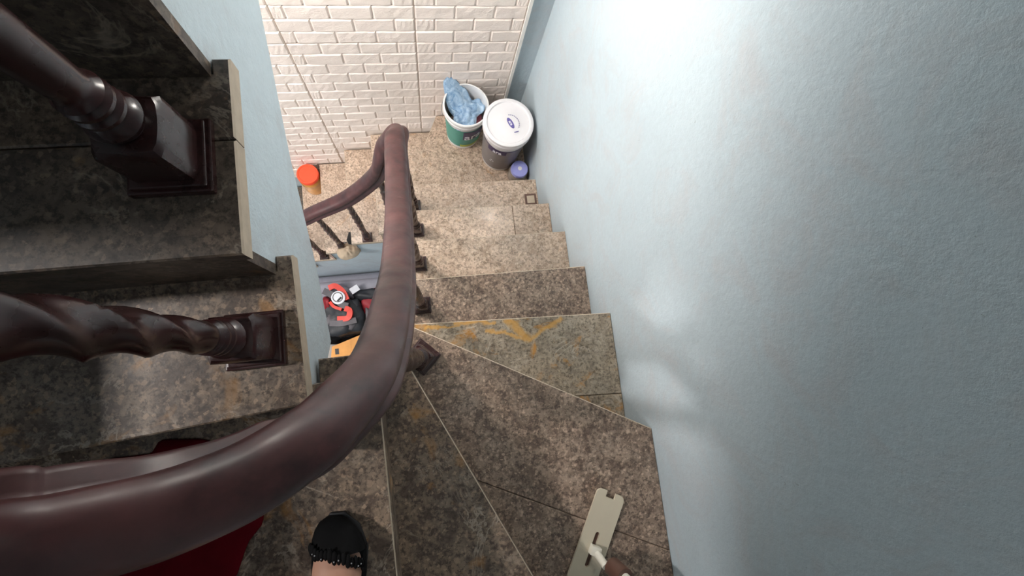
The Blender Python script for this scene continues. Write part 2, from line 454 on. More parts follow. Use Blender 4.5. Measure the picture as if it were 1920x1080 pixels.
for i in range(5):
    z = (4+i)*H; y0 = ry[i]-0.026; y1 = ry[i+1]
    jx = y0 + 0.135
    for Q in cut([(-0.196, y0), (-0.200, y1+0.010), (XL+0.0005, y1+0.010), (XL+0.0005, y1-0.008), (XO, y1-0.008), (XO, y0)], (-0.9, jx), (0, jx)) if i == 0 else \
            [[(-0.196, y0), (-0.200, y1+0.010), (XL+0.0005, y1+0.010), (XL+0.0005, y1-0.008), (XO, y1-0.008), (XO, y0)]]:
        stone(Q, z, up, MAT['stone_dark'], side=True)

# ---- middle flight with its winders
mid = thing('staircase', (0.25, 0.0, 0.0), 'middle flight of brown stone steps turning below the camera beside the blue wall', 'staircase')
XI = -0.085
W4 = [(-0.112, 0.016), (-0.108, -0.384), (-0.102, YF)]                       # nosing of level 2
L3a, L3b = Vector((-0.070, -0.006)), Vector((0.165, -0.518))
d3 = (L3b-L3a); L3e = L3a + d3*((YF-L3a.y)/d3.y)
lv2 = [(-0.112, 0.016), (-0.102, YF), (XO, YF), (XO, -0.082), (-0.215, -0.040), (-0.215, 0.016)]
lv1 = [(-0.090, 0.030), (L3a.x, L3a.y), (L3e.x, L3e.y), (-0.118, YF), (-0.128, 0.012), (-0.118, 0.030)]
lv0 = [(-0.088, 0.098), (-0.070, 0.0885), (XW, -0.282), (XW, YF), (L3e.x-0.016, YF), (L3a.x-0.014, L3a.y), (-0.100, 0.020)]
lvm = [(XI, 0.101), (XW, 0.066), (XW, -0.305), (-0.080, 0.070)]
stone(lv2, 2*H, mid, MAT['stone_brown'], nose=W4[::2])
stone(lv1, 1*H, mid, MAT['stone_brown'], nose=(L3a, L3b))
for Q in cut(lv0, C2(at(905, 905, 0)), C2(at(1250, 1030, 0))): stone(Q, 0, mid, MAT['stone_fine'], nose=((-0.070, 0.0885), (XW, -0.282)))
for i, Q in enumerate(cut(lvm, C2(at(1100, 742, -H)), C2(at(1165, 738, -H)))):
    stone(Q, -H, mid, MAT['stone_grey'], nose=((XI, 0.101), (XW, 0.066)), label='grey stone tread with ochre veins' if area2(ccw(Q)) > 0.1 else None)
def body(P, k, d=0.013, drop=0.20, m='stone_brown'):
    Q = inset(P, d)
    obj('stair_body', *prism(Q, k*H-TH-drop, k*H-TH), MAT[m], mid)
body(lv2, 2); body(lv1, 1, 0.009); body(lv0, 0, 0.012); body(lvm, -1, 0.012)
n_y = [0.258, 0.442, 0.626, 0.812]                                           # nosings of levels -2..-5
prev = 0.045
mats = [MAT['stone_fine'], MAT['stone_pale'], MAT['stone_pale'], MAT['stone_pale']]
for i, y in enumerate(n_y):
    kk = -2-i; yb = (0.055 if i == 0 else n_y[i-1]-0.022)
    dy = 0.010
    Pp = [(XI, y+dy), (XW, y), (XW, yb), (XI, yb+dy)]
    z = kk*H
    if kk == -4:
        a = at(964, 410, z)
        for Q in cut(Pp, (a.x, 0), (a.x-0.004, 1)): stone(Q, z, mid, mats[i], nose=((XI, y+dy), (XW, y)))
    elif kk == -5:
        a = at(995, 374, z)
        stone(Pp, z, mid, mats[i], nose=((XI, y+dy), (XW, y)))
        V, F = box(a.x-0.029, a.x+0.029, a.y-0.029, a.y+0.029, z-0.0002, z+0.003)
        V2, F2 = box(a.x-0.019, a.x+0.019, a.y-0.019, a.y+0.019, z-0.0002, z+0.0036)
        fr_ = obj('drain_frame', V, F, MAT['mop_handle_brown'], mid); obj('drain_cover', V2, F2, MAT['stone_edge'], fr_)
        fr_['label'] = 'small square brown drain frame set in the tread by the wall'
    else: stone(Pp, z, mid, mats[i], nose=((XI, y+dy), (XW, y)))
    obj('stair_body', *box(XI+0.012, XW, yb+0.012, y-0.018, z-TH-0.20, z-TH), MAT['blue_paint_lit'], mid)
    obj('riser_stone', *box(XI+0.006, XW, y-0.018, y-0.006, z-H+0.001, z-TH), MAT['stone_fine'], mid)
# ---- lower flight: corner landing and winders, then steps down to the left
low = thing('staircase', (0.2, 1.0, -6*H), 'lower corner steps in pale stone along the white brick wall', 'staircase')
YS = 0.690; YE = YB - 0.016
stone([(XI, 0.822), (0.125, YE), (XW, YE), (XW, 0.790), (XI, 0.800)], -6*H, low, MAT['stone_pale'])
obj('stair_body', *prism(inset([(XI, 0.822), (0.125, YE), (XW, YE), (XW, 0.790), (XI, 0.800)], 0.012), -6*H-TH-0.22, -6*H-TH), MAT['blue_paint_lit'], low)
steps = [(-7, [(-0.245, YS), (-0.245, YE), (0.145, YE), (XI+0.012, 0.812), (XI, YS)]),
         (-8, [(-0.422, YS), (-0.422, YE), (-0.225, YE), (-0.225, YS)]),
         (-9, [(-0.607, YS), (-0.607, YE), (-0.400, YE), (-0.400, YS)]),
         (-10, [(-0.765, YS), (-0.765, YE), (-0.585, YE), (-0.585, YS)]),
         (-11, [(-0.95, YS), (-0.95, YE), (-0.745, YE), (-0.745, YS)]),
         (-12, [(-1.14, YS), (-1.14, YE), (-0.93, YE), (-0.93, YS)]),
         (-13, [(-1.33, YS), (-1.33, YE), (-1.12, YE), (-1.12, YS)])]
for kk, Pp in steps:
    m_ = MAT['stone_pale'] if kk > -11 else MAT['stone_dark']  # lowest treads take the dark stone to stand for shade down there
    if kk == -7:
        for Q in cut(Pp, (-0.16, 0), (-0.12, 1.3)): stone(Q, kk*H, low, m_)
    else: stone(Pp, kk*H, low, m_)
    x0, x1 = min(p[0] for p in Pp), max(p[0] for p in Pp)
    if kk == -7: obj('stair_body', *prism(inset(Pp, 0.012), kk*H-TH-0.20, kk*H-TH), MAT['blue_paint_lit'], low)
    obj('riser_stone', *box(x0+0.006, x0+0.018, YS+0.004, YE, kk*H-H+0.001, kk*H-TH), m_, low)
outl = [(-0.097, ZF), (-0.097, -7*H-TH)]
for kk, xn in ((-7, -0.245), (-8, -0.422), (-9, -0.607), (-10, -0.765), (-11, -0.95), (-12, -1.14), (-13, -1.33)):
    outl += [(xn+0.018, kk*H-TH), (xn+0.018, (kk-1)*H-TH)]
outl = outl[:-1] + [(-1.312, ZF)]
n = len(outl)
obj('stair_body', [(x, YS+0.012, z) for x, z in outl] + [(x, YS+0.10, z) for x, z in outl],
    [tuple(range(n)), tuple(reversed(range(n, 2*n)))] + [(i, n+i, n+(i+1)%n, (i+1)%n) for i in range(n)], MAT['blue_paint_lit'], low)

# ================================================================= handrail with balusters
bal = thing('balustrade', (-0.06, 0.1, 0.0), 'dark red wooden handrail curving down the stairwell on turned balusters', 'railing')
def spline(P, n=14):
    out = []
    Q = [P[0]*2-P[1]] + P + [P[-1]*2-P[-2]]
    for i in range(1, len(Q)-2):
        p0, p1, p2, p3 = Q[i-1:i+3]
        for s in range(n):
            t = s/n
            out.append(0.5*((2*p1) + (p2-p0)*t + (2*p0-5*p1+4*p2-p3)*t*t + (3*p1-3*p2+p3-p0)*t*t*t))
    out.append(P[-1]); return out
XR = -0.060
path = [Vector((-1.10, 0.72, -1.60)), Vector((-0.80, 0.72, -1.27)), atY(575, 400, 0.72), atY(640, 370, 0.72), atY(690, 330, 0.72), atY(703, 300, 0.722), atY(716, 266, 0.735),
        atX(735, 241, XR-0.007), atX(740, 275, XR), atX(743, 340, XR), atX(744, 400, XR), atX(742, 480, XR),
        at(733, 545, 0.54), at(716, 625, 0.67), at(688, 695, 0.77), at(628, 780, 0.84), at(556, 848, 0.88), at(450, 920, 0.915), at(300, 988, 0.950), at(90, 1052, 0.990),
        at(-130, 1108, 1.018), Vector((-0.285, -0.105, 1.075)), Vector((-0.318, -0.070, 1.17)), Vector((-0.300, 0.05, 1.345)), Vector((-0.286, 0.30, 1.60)), Vector((-0.286, 0.60, 1.88)), Vector((-0.286, 1.1, 2.4))]
path = [Vector(p) - Vector((0, 0, 0.0)) for p in path]
pts = spline(path, 12)
half = [(0.0, 0.004), (0.010, 0.0035), (0.020, 0.001), (0.0275, -0.005), (0.031, -0.013), (0.0305, -0.019), (0.0265, -0.023), (0.0235, -0.029), (0.0255, -0.033),
        (0.0335, -0.037), (0.0355, -0.042), (0.0325, -0.048), (0.020, -0.052), (0.0, -0.052)]
prof = half + [(-x, y) for x, y in reversed(half[1:-1])]
V = []; F = []; np_ = len(prof); side0 = None; ROLL = 20
for i, p in enumerate(pts):
    t = (pts[min(i+1, len(pts)-1)] - pts[max(i-1, 0)]).normalized()
    s = t.cross(Vector((0, 0, 1)))
    if s.length < 0.05 and side0: s = side0
    s.normalize()
    if side0: s = (s*0.5 + side0*0.5).normalized(); s = (s - t*s.dot(t)).normalized()
    side0 = s; u = s.cross(t).normalized()
    rl_ = min(1.0, max(0.0, (p.z-0.62)/0.36))*math.radians(ROLL)
    if rl_: s, u = s*math.cos(rl_)+u*math.sin(rl_), u*math.cos(rl_)-s*math.sin(rl_)
    for x, y in prof: V.append(p + s*x + u*y)
for i in range(len(pts)-1):
    for j in range(np_):
        k2 = (j+1) % np_; F.append((i*np_+j, i*np_+k2, (i+1)*np_+k2, (i+1)*np_+j))
F += [tuple(range(np_)), tuple(reversed(range((len(pts)-1)*np_, len(pts)*np_)))]
rail = obj('handrail', V, F, MAT['rail_wood'], bal, smooth=True, angle=50)
def rail_under(x, y):
    best = min(pts, key=lambda p: (p.x-x)**2 + (p.y-y)**2 if p.z > -9 else 9); return best
def baluster_vf(c, h, lean=(0, 0), twist=True, rot=0.0, sc_=1.0, blk=0.095, bw=0.027):
    """square block, rings, then a twisted or turned shaft; sq(a) blends to square"""
    rings = []
    def ring(r, z, mode=0.0, sq=0.0, ph=0.0): rings.append((r*sc_, z, mode, sq, ph))
    z = 0.012
    ring(bw*1.0, z, 0, 1); ring(bw, blk, 0, 1); ring(bw*0.92, blk+0.006, 0, 0.7)
    seq = [(0.019, 0.008), (0.018, 0.011), (0.024, 0.016), (0.026, 0.022), (0.024, 0.028), (0.018, 0.033), (0.022, 0.037), (0.022, 0.041), (0.017, 0.045), (0.0215, 0.050), (0.0215, 0.054), (0.017, 0.058), (0.021, 0.063), (0.0175, 0.068)]
    for r, dz in seq: ring(r, blk+dz)
    z0 = blk+0.072; z1 = h-0.085; n = 64
    for i in range(n+1):
        t = i/n; zz = z0 + (z1-z0)*t
        if twist:
            rr = 0.0185 + 0.0055*math.sin(PI*min(1, t*1.15)); ring(rr, zz, min(1, t*12, (1-t)*12), 0, zz*2*PI/0.23)
        else:
            rr = 0.016 + 0.007*math.sin(PI*t)**0.8
            for cpos in (0.20, 0.245, 0.29, 0.56, 0.61, 0.66):
                rr += 0.0055*math.exp(-((t-cpos)/0.018)**2)
            ring(rr, zz)
    for r, dz in ((0.017, -0.08), (0.022, -0.074), (0.022, -0.068), (0.016, -0.062), (0.020, -0.055), (0.020, -0.045), (0.016, -0.035), (0.016, 0.0)): ring(r, h+dz)
    m = 30; V = []; F = []
    for r, z, mode, sq, ph in rings:
        for i in range(m):
            a = 2*PI*i/m
            rr = r
            if mode: rr = r*(1.06 - 0.30*mode*abs(math.sin(1.5*(a - ph)))**0.9)
            if sq:
                q = r/max(abs(math.cos(a)), abs(math.sin(a))); rr = rr*(1-sq) + q*sq
            x = rr*math.cos(a+rot); y = rr*math.sin(a+rot); tt = z/h
            V.append(Vector(c) + Vector((x + lean[0]*tt, y + lean[1]*tt, z)))
    for k2 in range(len(rings)-1):
        for i in range(m):
            j = (i+1) % m; F.append((k2*m+i, k2*m+j, (k2+1)*m+j, (k2+1)*m+i))
    F += [tuple(reversed(range(m))), tuple(range((len(rings)-1)*m, len(rings)*m))]
    return V, F
def put_baluster(x, y, lvl, top, lean=(0, 0), rot=0.0, twist=True, s=1.0, blk=0.095, bw=0.027, pw=0.034):
    z = lvl*H
    b = obj('baluster', *baluster_vf((x, y, z), top - z, lean, twist, rot, s, blk, bw), MAT['baluster_wood'], bal, smooth=True, angle=35)
    vf = box(-pw, pw, -pw, pw, 0, 0.012, 0.002); vf2 = box(-pw*0.9, pw*0.9, -pw*0.9, pw*0.9, 0.012, 0.018, 0.002)
    M = Matrix.Translation((x, y, z)) @ Matrix.Rotation(rot, 4, 'Z')
    vf = merge(xf(vf, M), xf(vf2, M)); obj('plinth', vf[0], vf[1], MAT['baluster_wood'], b)
def ztop(x, y, hint):
    c = [p for p in pts if abs(p.z-hint) < 0.3]
    p = min(c, key=lambda p: (p.x-x)**2 + (p.y-y)**2); return p.z - 0.045
for (x, y, l) in ((-0.030, 0.172, -2), (-0.030, 0.356, -3), (-0.028, 0.542, -4), (-0.032, 0.712, -5)):
    put_baluster(x, y, l, ztop(XR, y, l*H+0.72), (-0.028, 0), s=0.8, bw=0.024, pw=0.029, blk=0.07)
put_baluster(-0.037, -0.004, 0, ztop(-0.07, 0.0, 0.65), (-0.030, 0), PI/4, blk=0.11, s=0.95, pw=0.036)
put_baluster(-0.185, -0.115, 2, ztop(-0.18, -0.095, 1.0), (0.0, 0.02), 0.5, blk=0.09)
put_baluster(-0.252, 0.050, 3, 1.325, (-0.034, 0), 0, blk=0.080, pw=0.040, bw=0.030)
put_baluster(-0.262, 0.245, 4, 1.50, (-0.024, 0), 0, twist=False, blk=0.078, bw=0.031, pw=0.042)
put_baluster(-0.262, 0.45, 5, 1.69, (-0.024, 0), 0)
for (x, l) in ((-0.155, -7), (-0.330, -8), (-0.505, -9), (-0.655, -10), (-0.85, -11)):
    put_baluster(x, 0.722, l, ztop(x, 0.72, l*H+0.7), (0, 0), s=0.75, bw=0.023, pw=0.028, blk=0.06)

# ================================================================= things on the landing
def disc_prof(r, z0, z1, b=0.003): return [(r-b, z0), (r, z0+b), (r, z1-b), (r-b, z1)]
def text_vf(s, size, ext=0.0004):
    cu = bpy.data.curves.new('t', 'FONT'); cu.body = s; cu.size = size; cu.align_x = 'CENTER'; cu.align_y = 'CENTER'; cu.extrude = ext
    cu.offset = 0.0006
    o = bpy.data.objects.new('t', cu); col.objects.link(o); dg = bpy.context.evaluated_depsgraph_get(); dg.update()
    me = bpy.data.meshes.new_from_object(o.evaluated_get(dg)); V = [v.co.copy() for v in me.vertices]; F = [tuple(p.vertices) for p in me.polygons]
    bpy.data.objects.remove(o); bpy.data.curves.remove(cu); bpy.data.meshes.remove(me); return V, F
def wrap(vf, c, rf, a0):
    """bends a flat (x across, y up) mesh around a vertical axis at c; rf(z) is the radius"""
    out = []
    for v in vf[0]:
        r = rf(v[1]); a = a0 + v[0]/rf(0.1); out.append(Vector(c) + Vector(((r+v[2])*math.cos(a), (r+v[2])*math.sin(a), v[1])))
    return out, vf[1]
def grid(x0, x1, y0, y1, nx, ny, z=0):
    V = [(x0+(x1-x0)*i/nx, y0+(y1-y0)*j/ny, z) for j in range(ny+1) for i in range(nx+1)]
    F = [(j*(nx+1)+i, j*(nx+1)+i+1, (j+1)*(nx+1)+i+1, (j+1)*(nx+1)+i) for j in range(ny) for i in range(nx)]
    return V, F
def arc_tube(P, r, n=8):
    V = []; F = []
    for i, p in enumerate(P):
        t = (P[min(i+1, len(P)-1)] - P[max(i-1, 0)]).normalized()
        a = t.cross(Vector((0.3, 0.5, 0.81))).normalized(); b = t.cross(a)
        for k2 in range(n):
            q = 2*PI*k2/n; V.append(p + a*(r*math.cos(q)) + b*(r*math.sin(q)))
    for i in range(len(P)-1):
        for k2 in range(n):
            j = (k2+1) % n; F.append((i*n+k2, i*n+j, (i+1)*n+j, (i+1)*n+k2))
    F += [tuple(range(n)), tuple(reversed(range((len(P)-1)*n, len(P)*n)))]
    return V, F
Z6 = -6*H
# ---- open bucket with the blue bag
hb = 0.275; rt = 0.112; rb = 0.090
tc = at(874, 195, Z6+0.310); c1 = (tc.x, tc.y-0.004, Z6)
b1 = thing('bucket', c1, 'open white paint bucket with a teal label, holding a blue plastic bag', 'bucket')
rf1 = lambda z: rb + (rt-rb)*z/hb
V, F = lathe([(rb-0.004, 0.0), (rb, 0.004), (rf1(0.2)-0.002, 0.2), (rf1(0.235), 0.236), (rt+0.006, 0.240), (rt+0.006, 0.246), (rt+0.002, 0.250), (rt+0.006, 0.254), (rt+0.007, hb-0.004), (rt+0.004, hb), (rt-0.002, hb), (rt-0.005, 0.22), (rb-0.003, 0.01)], c1, 56)
obj('bucket_body', V, F, MAT['plastic_white'], b1, True, angle=40)
A0 = -PI/2 - 0.15
obj('label_band', *wrap(grid(-0.135, 0.135, 0.030, 0.205, 40, 4), c1, lambda z: rf1(z)+0.0012, A0), MAT['label_teal'], b1, True)
obj('label_stripe', *wrap(grid(-0.05, 0.12, 0.034, 0.056, 30, 1), c1, lambda z: rf1(z)+0.0022, A0+0.35), MAT['label_lime'], b1, True)
pn = obj('label_panel', *wrap(grid(-0.055, 0.07, 0.115, 0.200, 24, 2), c1, lambda z: rf1(z)+0.0024, A0+0.52), MAT['label_purple'], b1, True)
tv = text_vf('ara', 0.078); tv = ([(v.x, v.y+0.140, v.z) for v in tv[0]], tv[1])
obj('lettering', *wrap(tv, c1, lambda z: rf1(z)+0.0032, A0+0.52), MAT['ink_white'], pn)
P = [Vector(c1)+Vector(((rt+0.012)*math.cos(a), (rt+0.012)*math.sin(a), 0.235 - 0.0*a)) for a in [0.2+ (PI*1.0)*i/24 for i in range(25)]]
obj('bail', *arc_tube(P, 0.0018), MAT['wire'], b1, True)
# contents: dark rags below, blue bag above: separate things inside the bucket
def polar(c, rfun, hfun, nr=16, na=56, thick=0.004):
    V = []; F = []; c = Vector(c)
    V.append(c + Vector((0, 0, hfun(0, 0))))
    for i in range(1, nr+1):
        t = i/nr
        for k2 in range(na):
            a = 2*PI*k2/na; r = rfun(a)*t
            V.append(c + Vector((r*math.cos(a), r*math.sin(a), hfun(t, a))))
    for k2 in range(na): F.append((0, 1+k2, 1+(k2+1)%na))
    for i in range(nr-1):
        for k2 in range(na):
            j = (k2+1)%na; a = 1+i*na; F.append((a+k2, a+na+k2, a+na+j, a+j))
    n = len(V)
    V += [v - Vector((0, 0, thick)) for v in V]
    F += [tuple(q+n for q in reversed(f)) for f in F]
    a = 1+(nr-1)*na
    F += [(a+k2, a+n+k2, a+n+(k2+1)%na, a+(k2+1)%na) for k2 in range(na)]
    return V, F
def nz(x, y, s, k=0): return noise.noise(Vector((x*s, y*s, k)))
rg = obj('rag', *polar((c1[0], c1[1], Z6+0.175), lambda a: rf1(0.165)-0.012, lambda t, a: 0.018*nz(t*math.cos(a), t*math.sin(a), 3, 2)*(1-t*0.5)), MAT['rag_mix'], base=(c1[0], c1[1], Z6+0.15), smooth=True)
tag(rg, 'crumpled pinkish-brown rags lying inside the open teal-label bucket', 'rag')
def bag_r(a):
    return 0.099 + 0.008*math.sin(3*a+0.8) + 0.006*math.sin(5*a) - 0.016*max(0, math.cos(a-3.4))**8 - 0.024*max(0, math.cos(a+0.55))**8
V, F = polar((c1[0], c1[1], Z6+0.215), lambda a: bag_r(a), lambda t, a: 0.03*(1-t) + 0.035*nz(t*math.cos(a)*1.2, t*math.sin(a)*1.2, 2.6, 5)*(0.4+t*0.4) + (0.13*max(0, math.cos(a-2.15))**5*t*t), 22, 72)
pb = obj('plastic_bag', V, F, MAT['plastic_bag'], base=(c1[0], c1[1], Z6+0.19), smooth=True)
for v in pb.data.vertices:
    a = math.atan2(v.co.y, v.co.x); 
    if v.co.z > 0.06: v.co.y += (v.co.z-0.06)*0.5; v.co.x -= (v.co.z-0.06)*0.35
tag(pb, 'crumpled light blue plastic bag stuffed in the open teal-label bucket', 'plastic bag')
b1.scale = (0.94, 0.94, 0.310/0.275)
for q_ in (rg, pb): q_.scale = (0.93, 0.93, 1.0); q_.location.z += 0.028
# ---- closed bucket
hb2 = 0.315; rt2 = 0.121; rb2 = 0.099
tc = at(954, 229, Z6+0.370); c2 = (tc.x, tc.y, Z6)
b2 = thing('bucket', c2, 'closed white-lidded paint bucket with a grey and purple label, in the wall corner', 'bucket')
rf2 = lambda z: rb2 + (rt2-rb2)*z/hb2
V, F = lathe([(rb2-0.004, 0), (rb2, 0.004), (rf2(0.262), 0.262), (rt2+0.004, 0.266), (rt2+0.004, 0.272), (rt2-0.002, 0.276), (rt2-0.002, 0.290)], c2, 56)
obj('bucket_body', V, F, MAT['plastic_white'], b2, True, angle=40)
lid = obj('lid', *lathe([(rt2-0.002, 0.277), (rt2+0.007, 0.278), (rt2+0.008, 0.290), (rt2+0.005, 0.294), (rt2+0.008, 0.298), (rt2+0.007, hb2-0.003), (rt2+0.003, hb2), (rt2-0.010, hb2), (rt2-0.014, hb2-0.006), (0.06, hb2-0.006), (0.055, hb2-0.0045), (0.001, hb2-0.0045)], c2, 64), MAT['lid_white'], b2, True, angle=40)
A1 = -PI/2 - 0.30
obj('label_band', *wrap(grid(-0.19, 0.19, 0.022, 0.232, 50, 4), c2, lambda z: rf2(z)+0.0012, A1+0.3), MAT['label_grey'], b2, True)
pn = obj('label_panel', *wrap(grid(-0.045, 0.055, 0.198, 0.232, 20, 1), c2, lambda z: rf2(z)+0.0022, A1-0.28), MAT['label_purple'], b2, True)
tv = text_vf('ara', 0.038); tv = ([(v.x, v.y+0.214, v.z) for v in tv[0]], tv[1])
obj('lettering', *wrap(tv, c2, lambda z: rf2(z)+0.0030, A1-0.20), MAT['ink_white'], pn)
obj('label_edge', *wrap(grid(-0.16, 0.19, 0.232, 0.240, 50, 1), c2, lambda z: rf2(z)+0.0016, A1+0.3), MAT['label_purple'], b2, True)
for dx, dz in ((-0.03, 0.11), (-0.02, 0.10), (-0.035, 0.095)):
    obj('print_mark', *wrap(grid(dx-0.006, dx+0.004, dz-0.003, dz+0.003, 3, 1), c2, lambda z: rf2(z)+0.0022, A1-0.1), MAT['ink_white'], b2)
# lid print
zt = hb2 - 0.0036
M = Matrix.Translation(Vector(c2)+Vector((0.010, -0.003, zt))) @ Matrix.Rotation(math.radians(-66), 4, 'Z')
V = [(0.031*math.cos(a), 0.0125*math.sin(a), 0) for a in [2*PI*i/32 for i in range(32)]]
ov = obj('lid_emblem', *xf((V, [tuple(range(32))]), M), MAT['ink_violet'], lid)
tv = text_vf('ara', 0.020, 0.0002); obj('lettering', *xf(tv, M @ Matrix.Translation((0, 0, 0.0006))), MAT['ink_white'], lid)
segs = []
for i in range(11):
    a = math.radians(-25 + i*11.5); r = 0.047
    segs.append(xf(box(-0.0028, 0.0028, -0.0016, 0.0016, 0, 0.0004), Matrix.Translation(Vector(c2)+Vector((0.006+r*math.cos(a), -0.006+r*math.sin(a), zt))) @ Matrix.Rotation(a+PI/2, 4, 'Z')))
segs.append(xf(box(-0.012, 0.012, -0.002, 0.002, 0, 0.0004), Matrix.Translation(Vector(c2)+Vector((0.034, -0.050, zt))) @ Matrix.Rotation(0.25, 4, 'Z')))
obj('print_ring', *merge(*segs), MAT['ink_violet'], lid)
P = [Vector(c2)+Vector(((rt2+0.010)*math.cos(a), (rt2+0.010)*math.sin(a), 0.262+0.014*math.sin(2*(a-0.1)))) for a in [0.1 + 2.1*i/24 for i in range(25)]]
obj('bail', *arc_tube(P, 0.002), MAT['wire'], b2, True)
b2.scale = (0.942, 0.942, 0.370/0.315)
# ---- lilac-lidded jar
tc = at(978, 312, Z6+0.10); c3 = (0.526, tc.y-0.012, Z6)
jr = thing('jar', c3, 'small glass jar with a lilac plastic lid, in front of the closed bucket', 'jar')
obj('jar_body', *lathe([(0.044, 0), (0.051, 0.005), (0.052, 0.050), (0.050, 0.068), (0.041, 0.080), (0.040, 0.090)], c3, 40), MAT['jar_glass'], jr, True, angle=50)
ld = obj('jar_lid', *lathe([(0.042, 0.078), (0.0455, 0.080), (0.0455, 0.098), (0.043, 0.101), (0.036, 0.101), (0.035, 0.0995), (0.001, 0.0995)], c3, 40), MAT['lid_lilac'], jr, True, angle=40)
obj('lid_sticker', *lathe([(0.011, 0.0998), (0.011, 0.1006), (0.004, 0.1006)], (c3[0]+0.002, c3[1]+0.002, Z6), 16), MAT['ink_white'], ld)
# ---- orange-lidded jar
Z10 = -10*H
c4 = (-0.677, 1.200, Z10); JS = 0.80
oj = thing('jar', c4, 'amber plastic jar with an orange-red screw lid, on the lower steps by the brick wall', 'jar')
JB = lathe([(0.062, 0), (0.070, 0.006), (0.072, 0.07), (0.067, 0.12), (0.072, 0.17), (0.072, 0.20), (0.068, 0.222), (0.060, 0.236)], (0, 0, 0), 44)
obj('jar_body', [Vector(c4) + Vector((v.x*0.93, v.y*0.93, v.z*JS)) for v in JB[0]], JB[1], MAT['jar_amber'], oj, True, angle=50)
rl = []
V, F = lathe([(0.066, 0.228), (0.071, 0.230), (0.071, 0.262), (0.067, 0.268), (0.058, 0.268), (0.056, 0.265), (0.001, 0.265)], (0, 0, 0), 88)
nseg = 88
for i, v in enumerate(V):
    if nseg <= i < 3*nseg and i % 2: v.x *= 0.985; v.y *= 0.985
V = [Vector(c4) + Vector((v.x*0.93, v.y*0.93, v.z*JS)) for v in V]
obj('jar_lid', V, F, MAT['lid_orange'], oj, True, angle=40)

# ---- beige cap hung over the step edge beside the second lower baluster
cz = -9*H
cp = at(654, 463, cz+0.03); cp = Vector((cp.x, cp.y, cz))
cap = thing('cap', cp, 'beige cloth cap with a dark brim, draped by a lower baluster at the step edge', 'cap')
V, F = polar(cp + Vector((-0.005, -0.02, 0.012)), lambda a: 0.062 + 0.010*math.sin(2*a+1), lambda t, a: 0.045*(1-t*t)+0.008*nz(math.cos(a)*t, math.sin(a)*t, 4), 14, 44)
obj('crown', V, F, MAT['beige_cloth'], cap, True)
bv = [(-0.005, 0.035, 0.062), (0.012, 0.085, 0.066), (0.030, 0.082, 0.066), (0.030, 0.045, 0.064), (0.060, 0.036, 0.058), (0.088, 0.022, 0.050), (0.105, 0.000, 0.040), (0.070, 0.000, 0.052), (0.030, 0.006, 0.060), (0.005, 0.010, 0.062)]
n = len(bv); V = [cp+Vector(v) for v in bv] + [cp+Vector(v)-Vector((0, 0, 0.006)) for v in bv]
F = [tuple(range(n)), tuple(reversed(range(n, 2*n)))] + [(i, n+i, n+(i+1)%n, (i+1)%n) for i in range(n)]
obj('brim', V, F, MAT['black_cloth'], cap)

# ================================================================= ground floor clutter seen through the well
def blob(c, size, seed, amp=0.12, sub=4, flat=0.0, rot=0.0):
    bm = bmesh.new(); bmesh.ops.create_icosphere(bm, subdivisions=sub, radius=1)
    M = Matrix.Rotation(rot, 4, 'Z')
    for v in bm.verts:
        d = v.co.copy(); m_ = max(abs(d.x), abs(d.y), abs(d.z)); q = d.lerp(d/m_, 0.45)
        q *= 1 + amp*noise.noise(d*1.6 + Vector((seed, 0, 0))) + amp*0.5*noise.noise(d*4 + Vector((0, seed, 0)))
        v.co = Vector(c) + M @ Vector((q.x*size[0], q.y*size[1], max(-0.93, q.z)*size[2]))
    return dump(bm)
g1 = at(655, 590, ZF+0.16)
bp = thing('backpack', (g1.x, g1.y, ZF), 'black and red sports bag with a round white emblem, on the ground floor below', 'bag')
obj('bag_body', *blob((g1.x-0.04, g1.y-0.02, ZF+0.125), (0.165, 0.145, 0.135), 3, 0.2), MAT['bag_black'], bp, True)
for (u_, v_, dx, dy, dz, sd, mm, nm) in ((622, 600, 0.05, 0.045, 0.05, 21, 'bag_grey', 'side_pocket'), (655, 610, 0.06, 0.04, 0.05, 22, 'bag_grey', 'front_pocket'), (668, 575, 0.035, 0.06, 0.05, 23, 'bag_black', 'side_pocket'), (612, 570, 0.03, 0.05, 0.05, 24, 'bag_dark_red', 'side_pocket')):
    q_ = at(u_, v_, ZF+0.20); obj(nm, *blob((q_.x, q_.y, ZF+0.195), (dx, dy, dz), sd, 0.3, 3), MAT[mm], bp, True)
def strip(P, w, h, parent, mat, name, lift=0.0):
    V = []; F = []
    for i, p in enumerate(P):
        t = P[min(i+1, len(P)-1)] - P[max(i-1, 0)]; s = Vector((-t.y, t.x, 0)).normalized()*w
        V += [p-s, p+s, p+s-Vector((0, 0, h)), p-s-Vector((0, 0, h))]
    for i in range(len(P)-1):
        for k2 in range(4): F.append((i*4+k2, i*4+(k2+1)%4, (i+1)*4+(k2+1)%4, (i+1)*4+k2))
    F += [(0, 1, 2, 3), (len(V)-1, len(V)-2, len(V)-3, len(V)-4)]
    return obj(name, V, F, mat, parent, True, angle=40)
zt = ZF+0.295
strip(spline([at(616, 540, zt), at(628, 536, zt+0.012), at(642, 546, zt+0.012), at(650, 562, zt+0.008)], 6), 0.020, 0.03, bp, MAT['bag_red'], 'red_trim')
strip(spline([at(618, 566, zt), at(626, 575, zt+0.01), at(640, 580, zt+0.01)], 6), 0.011, 0.03, bp, MAT['bag_red'], 'red_trim')
strip(spline([at(632, 598, zt-0.02), at(652, 596, zt), at(655, 582, zt+0.008), at(646, 578, zt+0.012)], 6), 0.020, 0.04, bp, MAT['bag_red'], 'red_trim')
strip(spline([at(618, 606, zt-0.04), at(640, 606, zt-0.01), at(668, 600, zt-0.02)], 6), 0.022, 0.05, bp, MAT['bag_grey'], 'grey_panel')
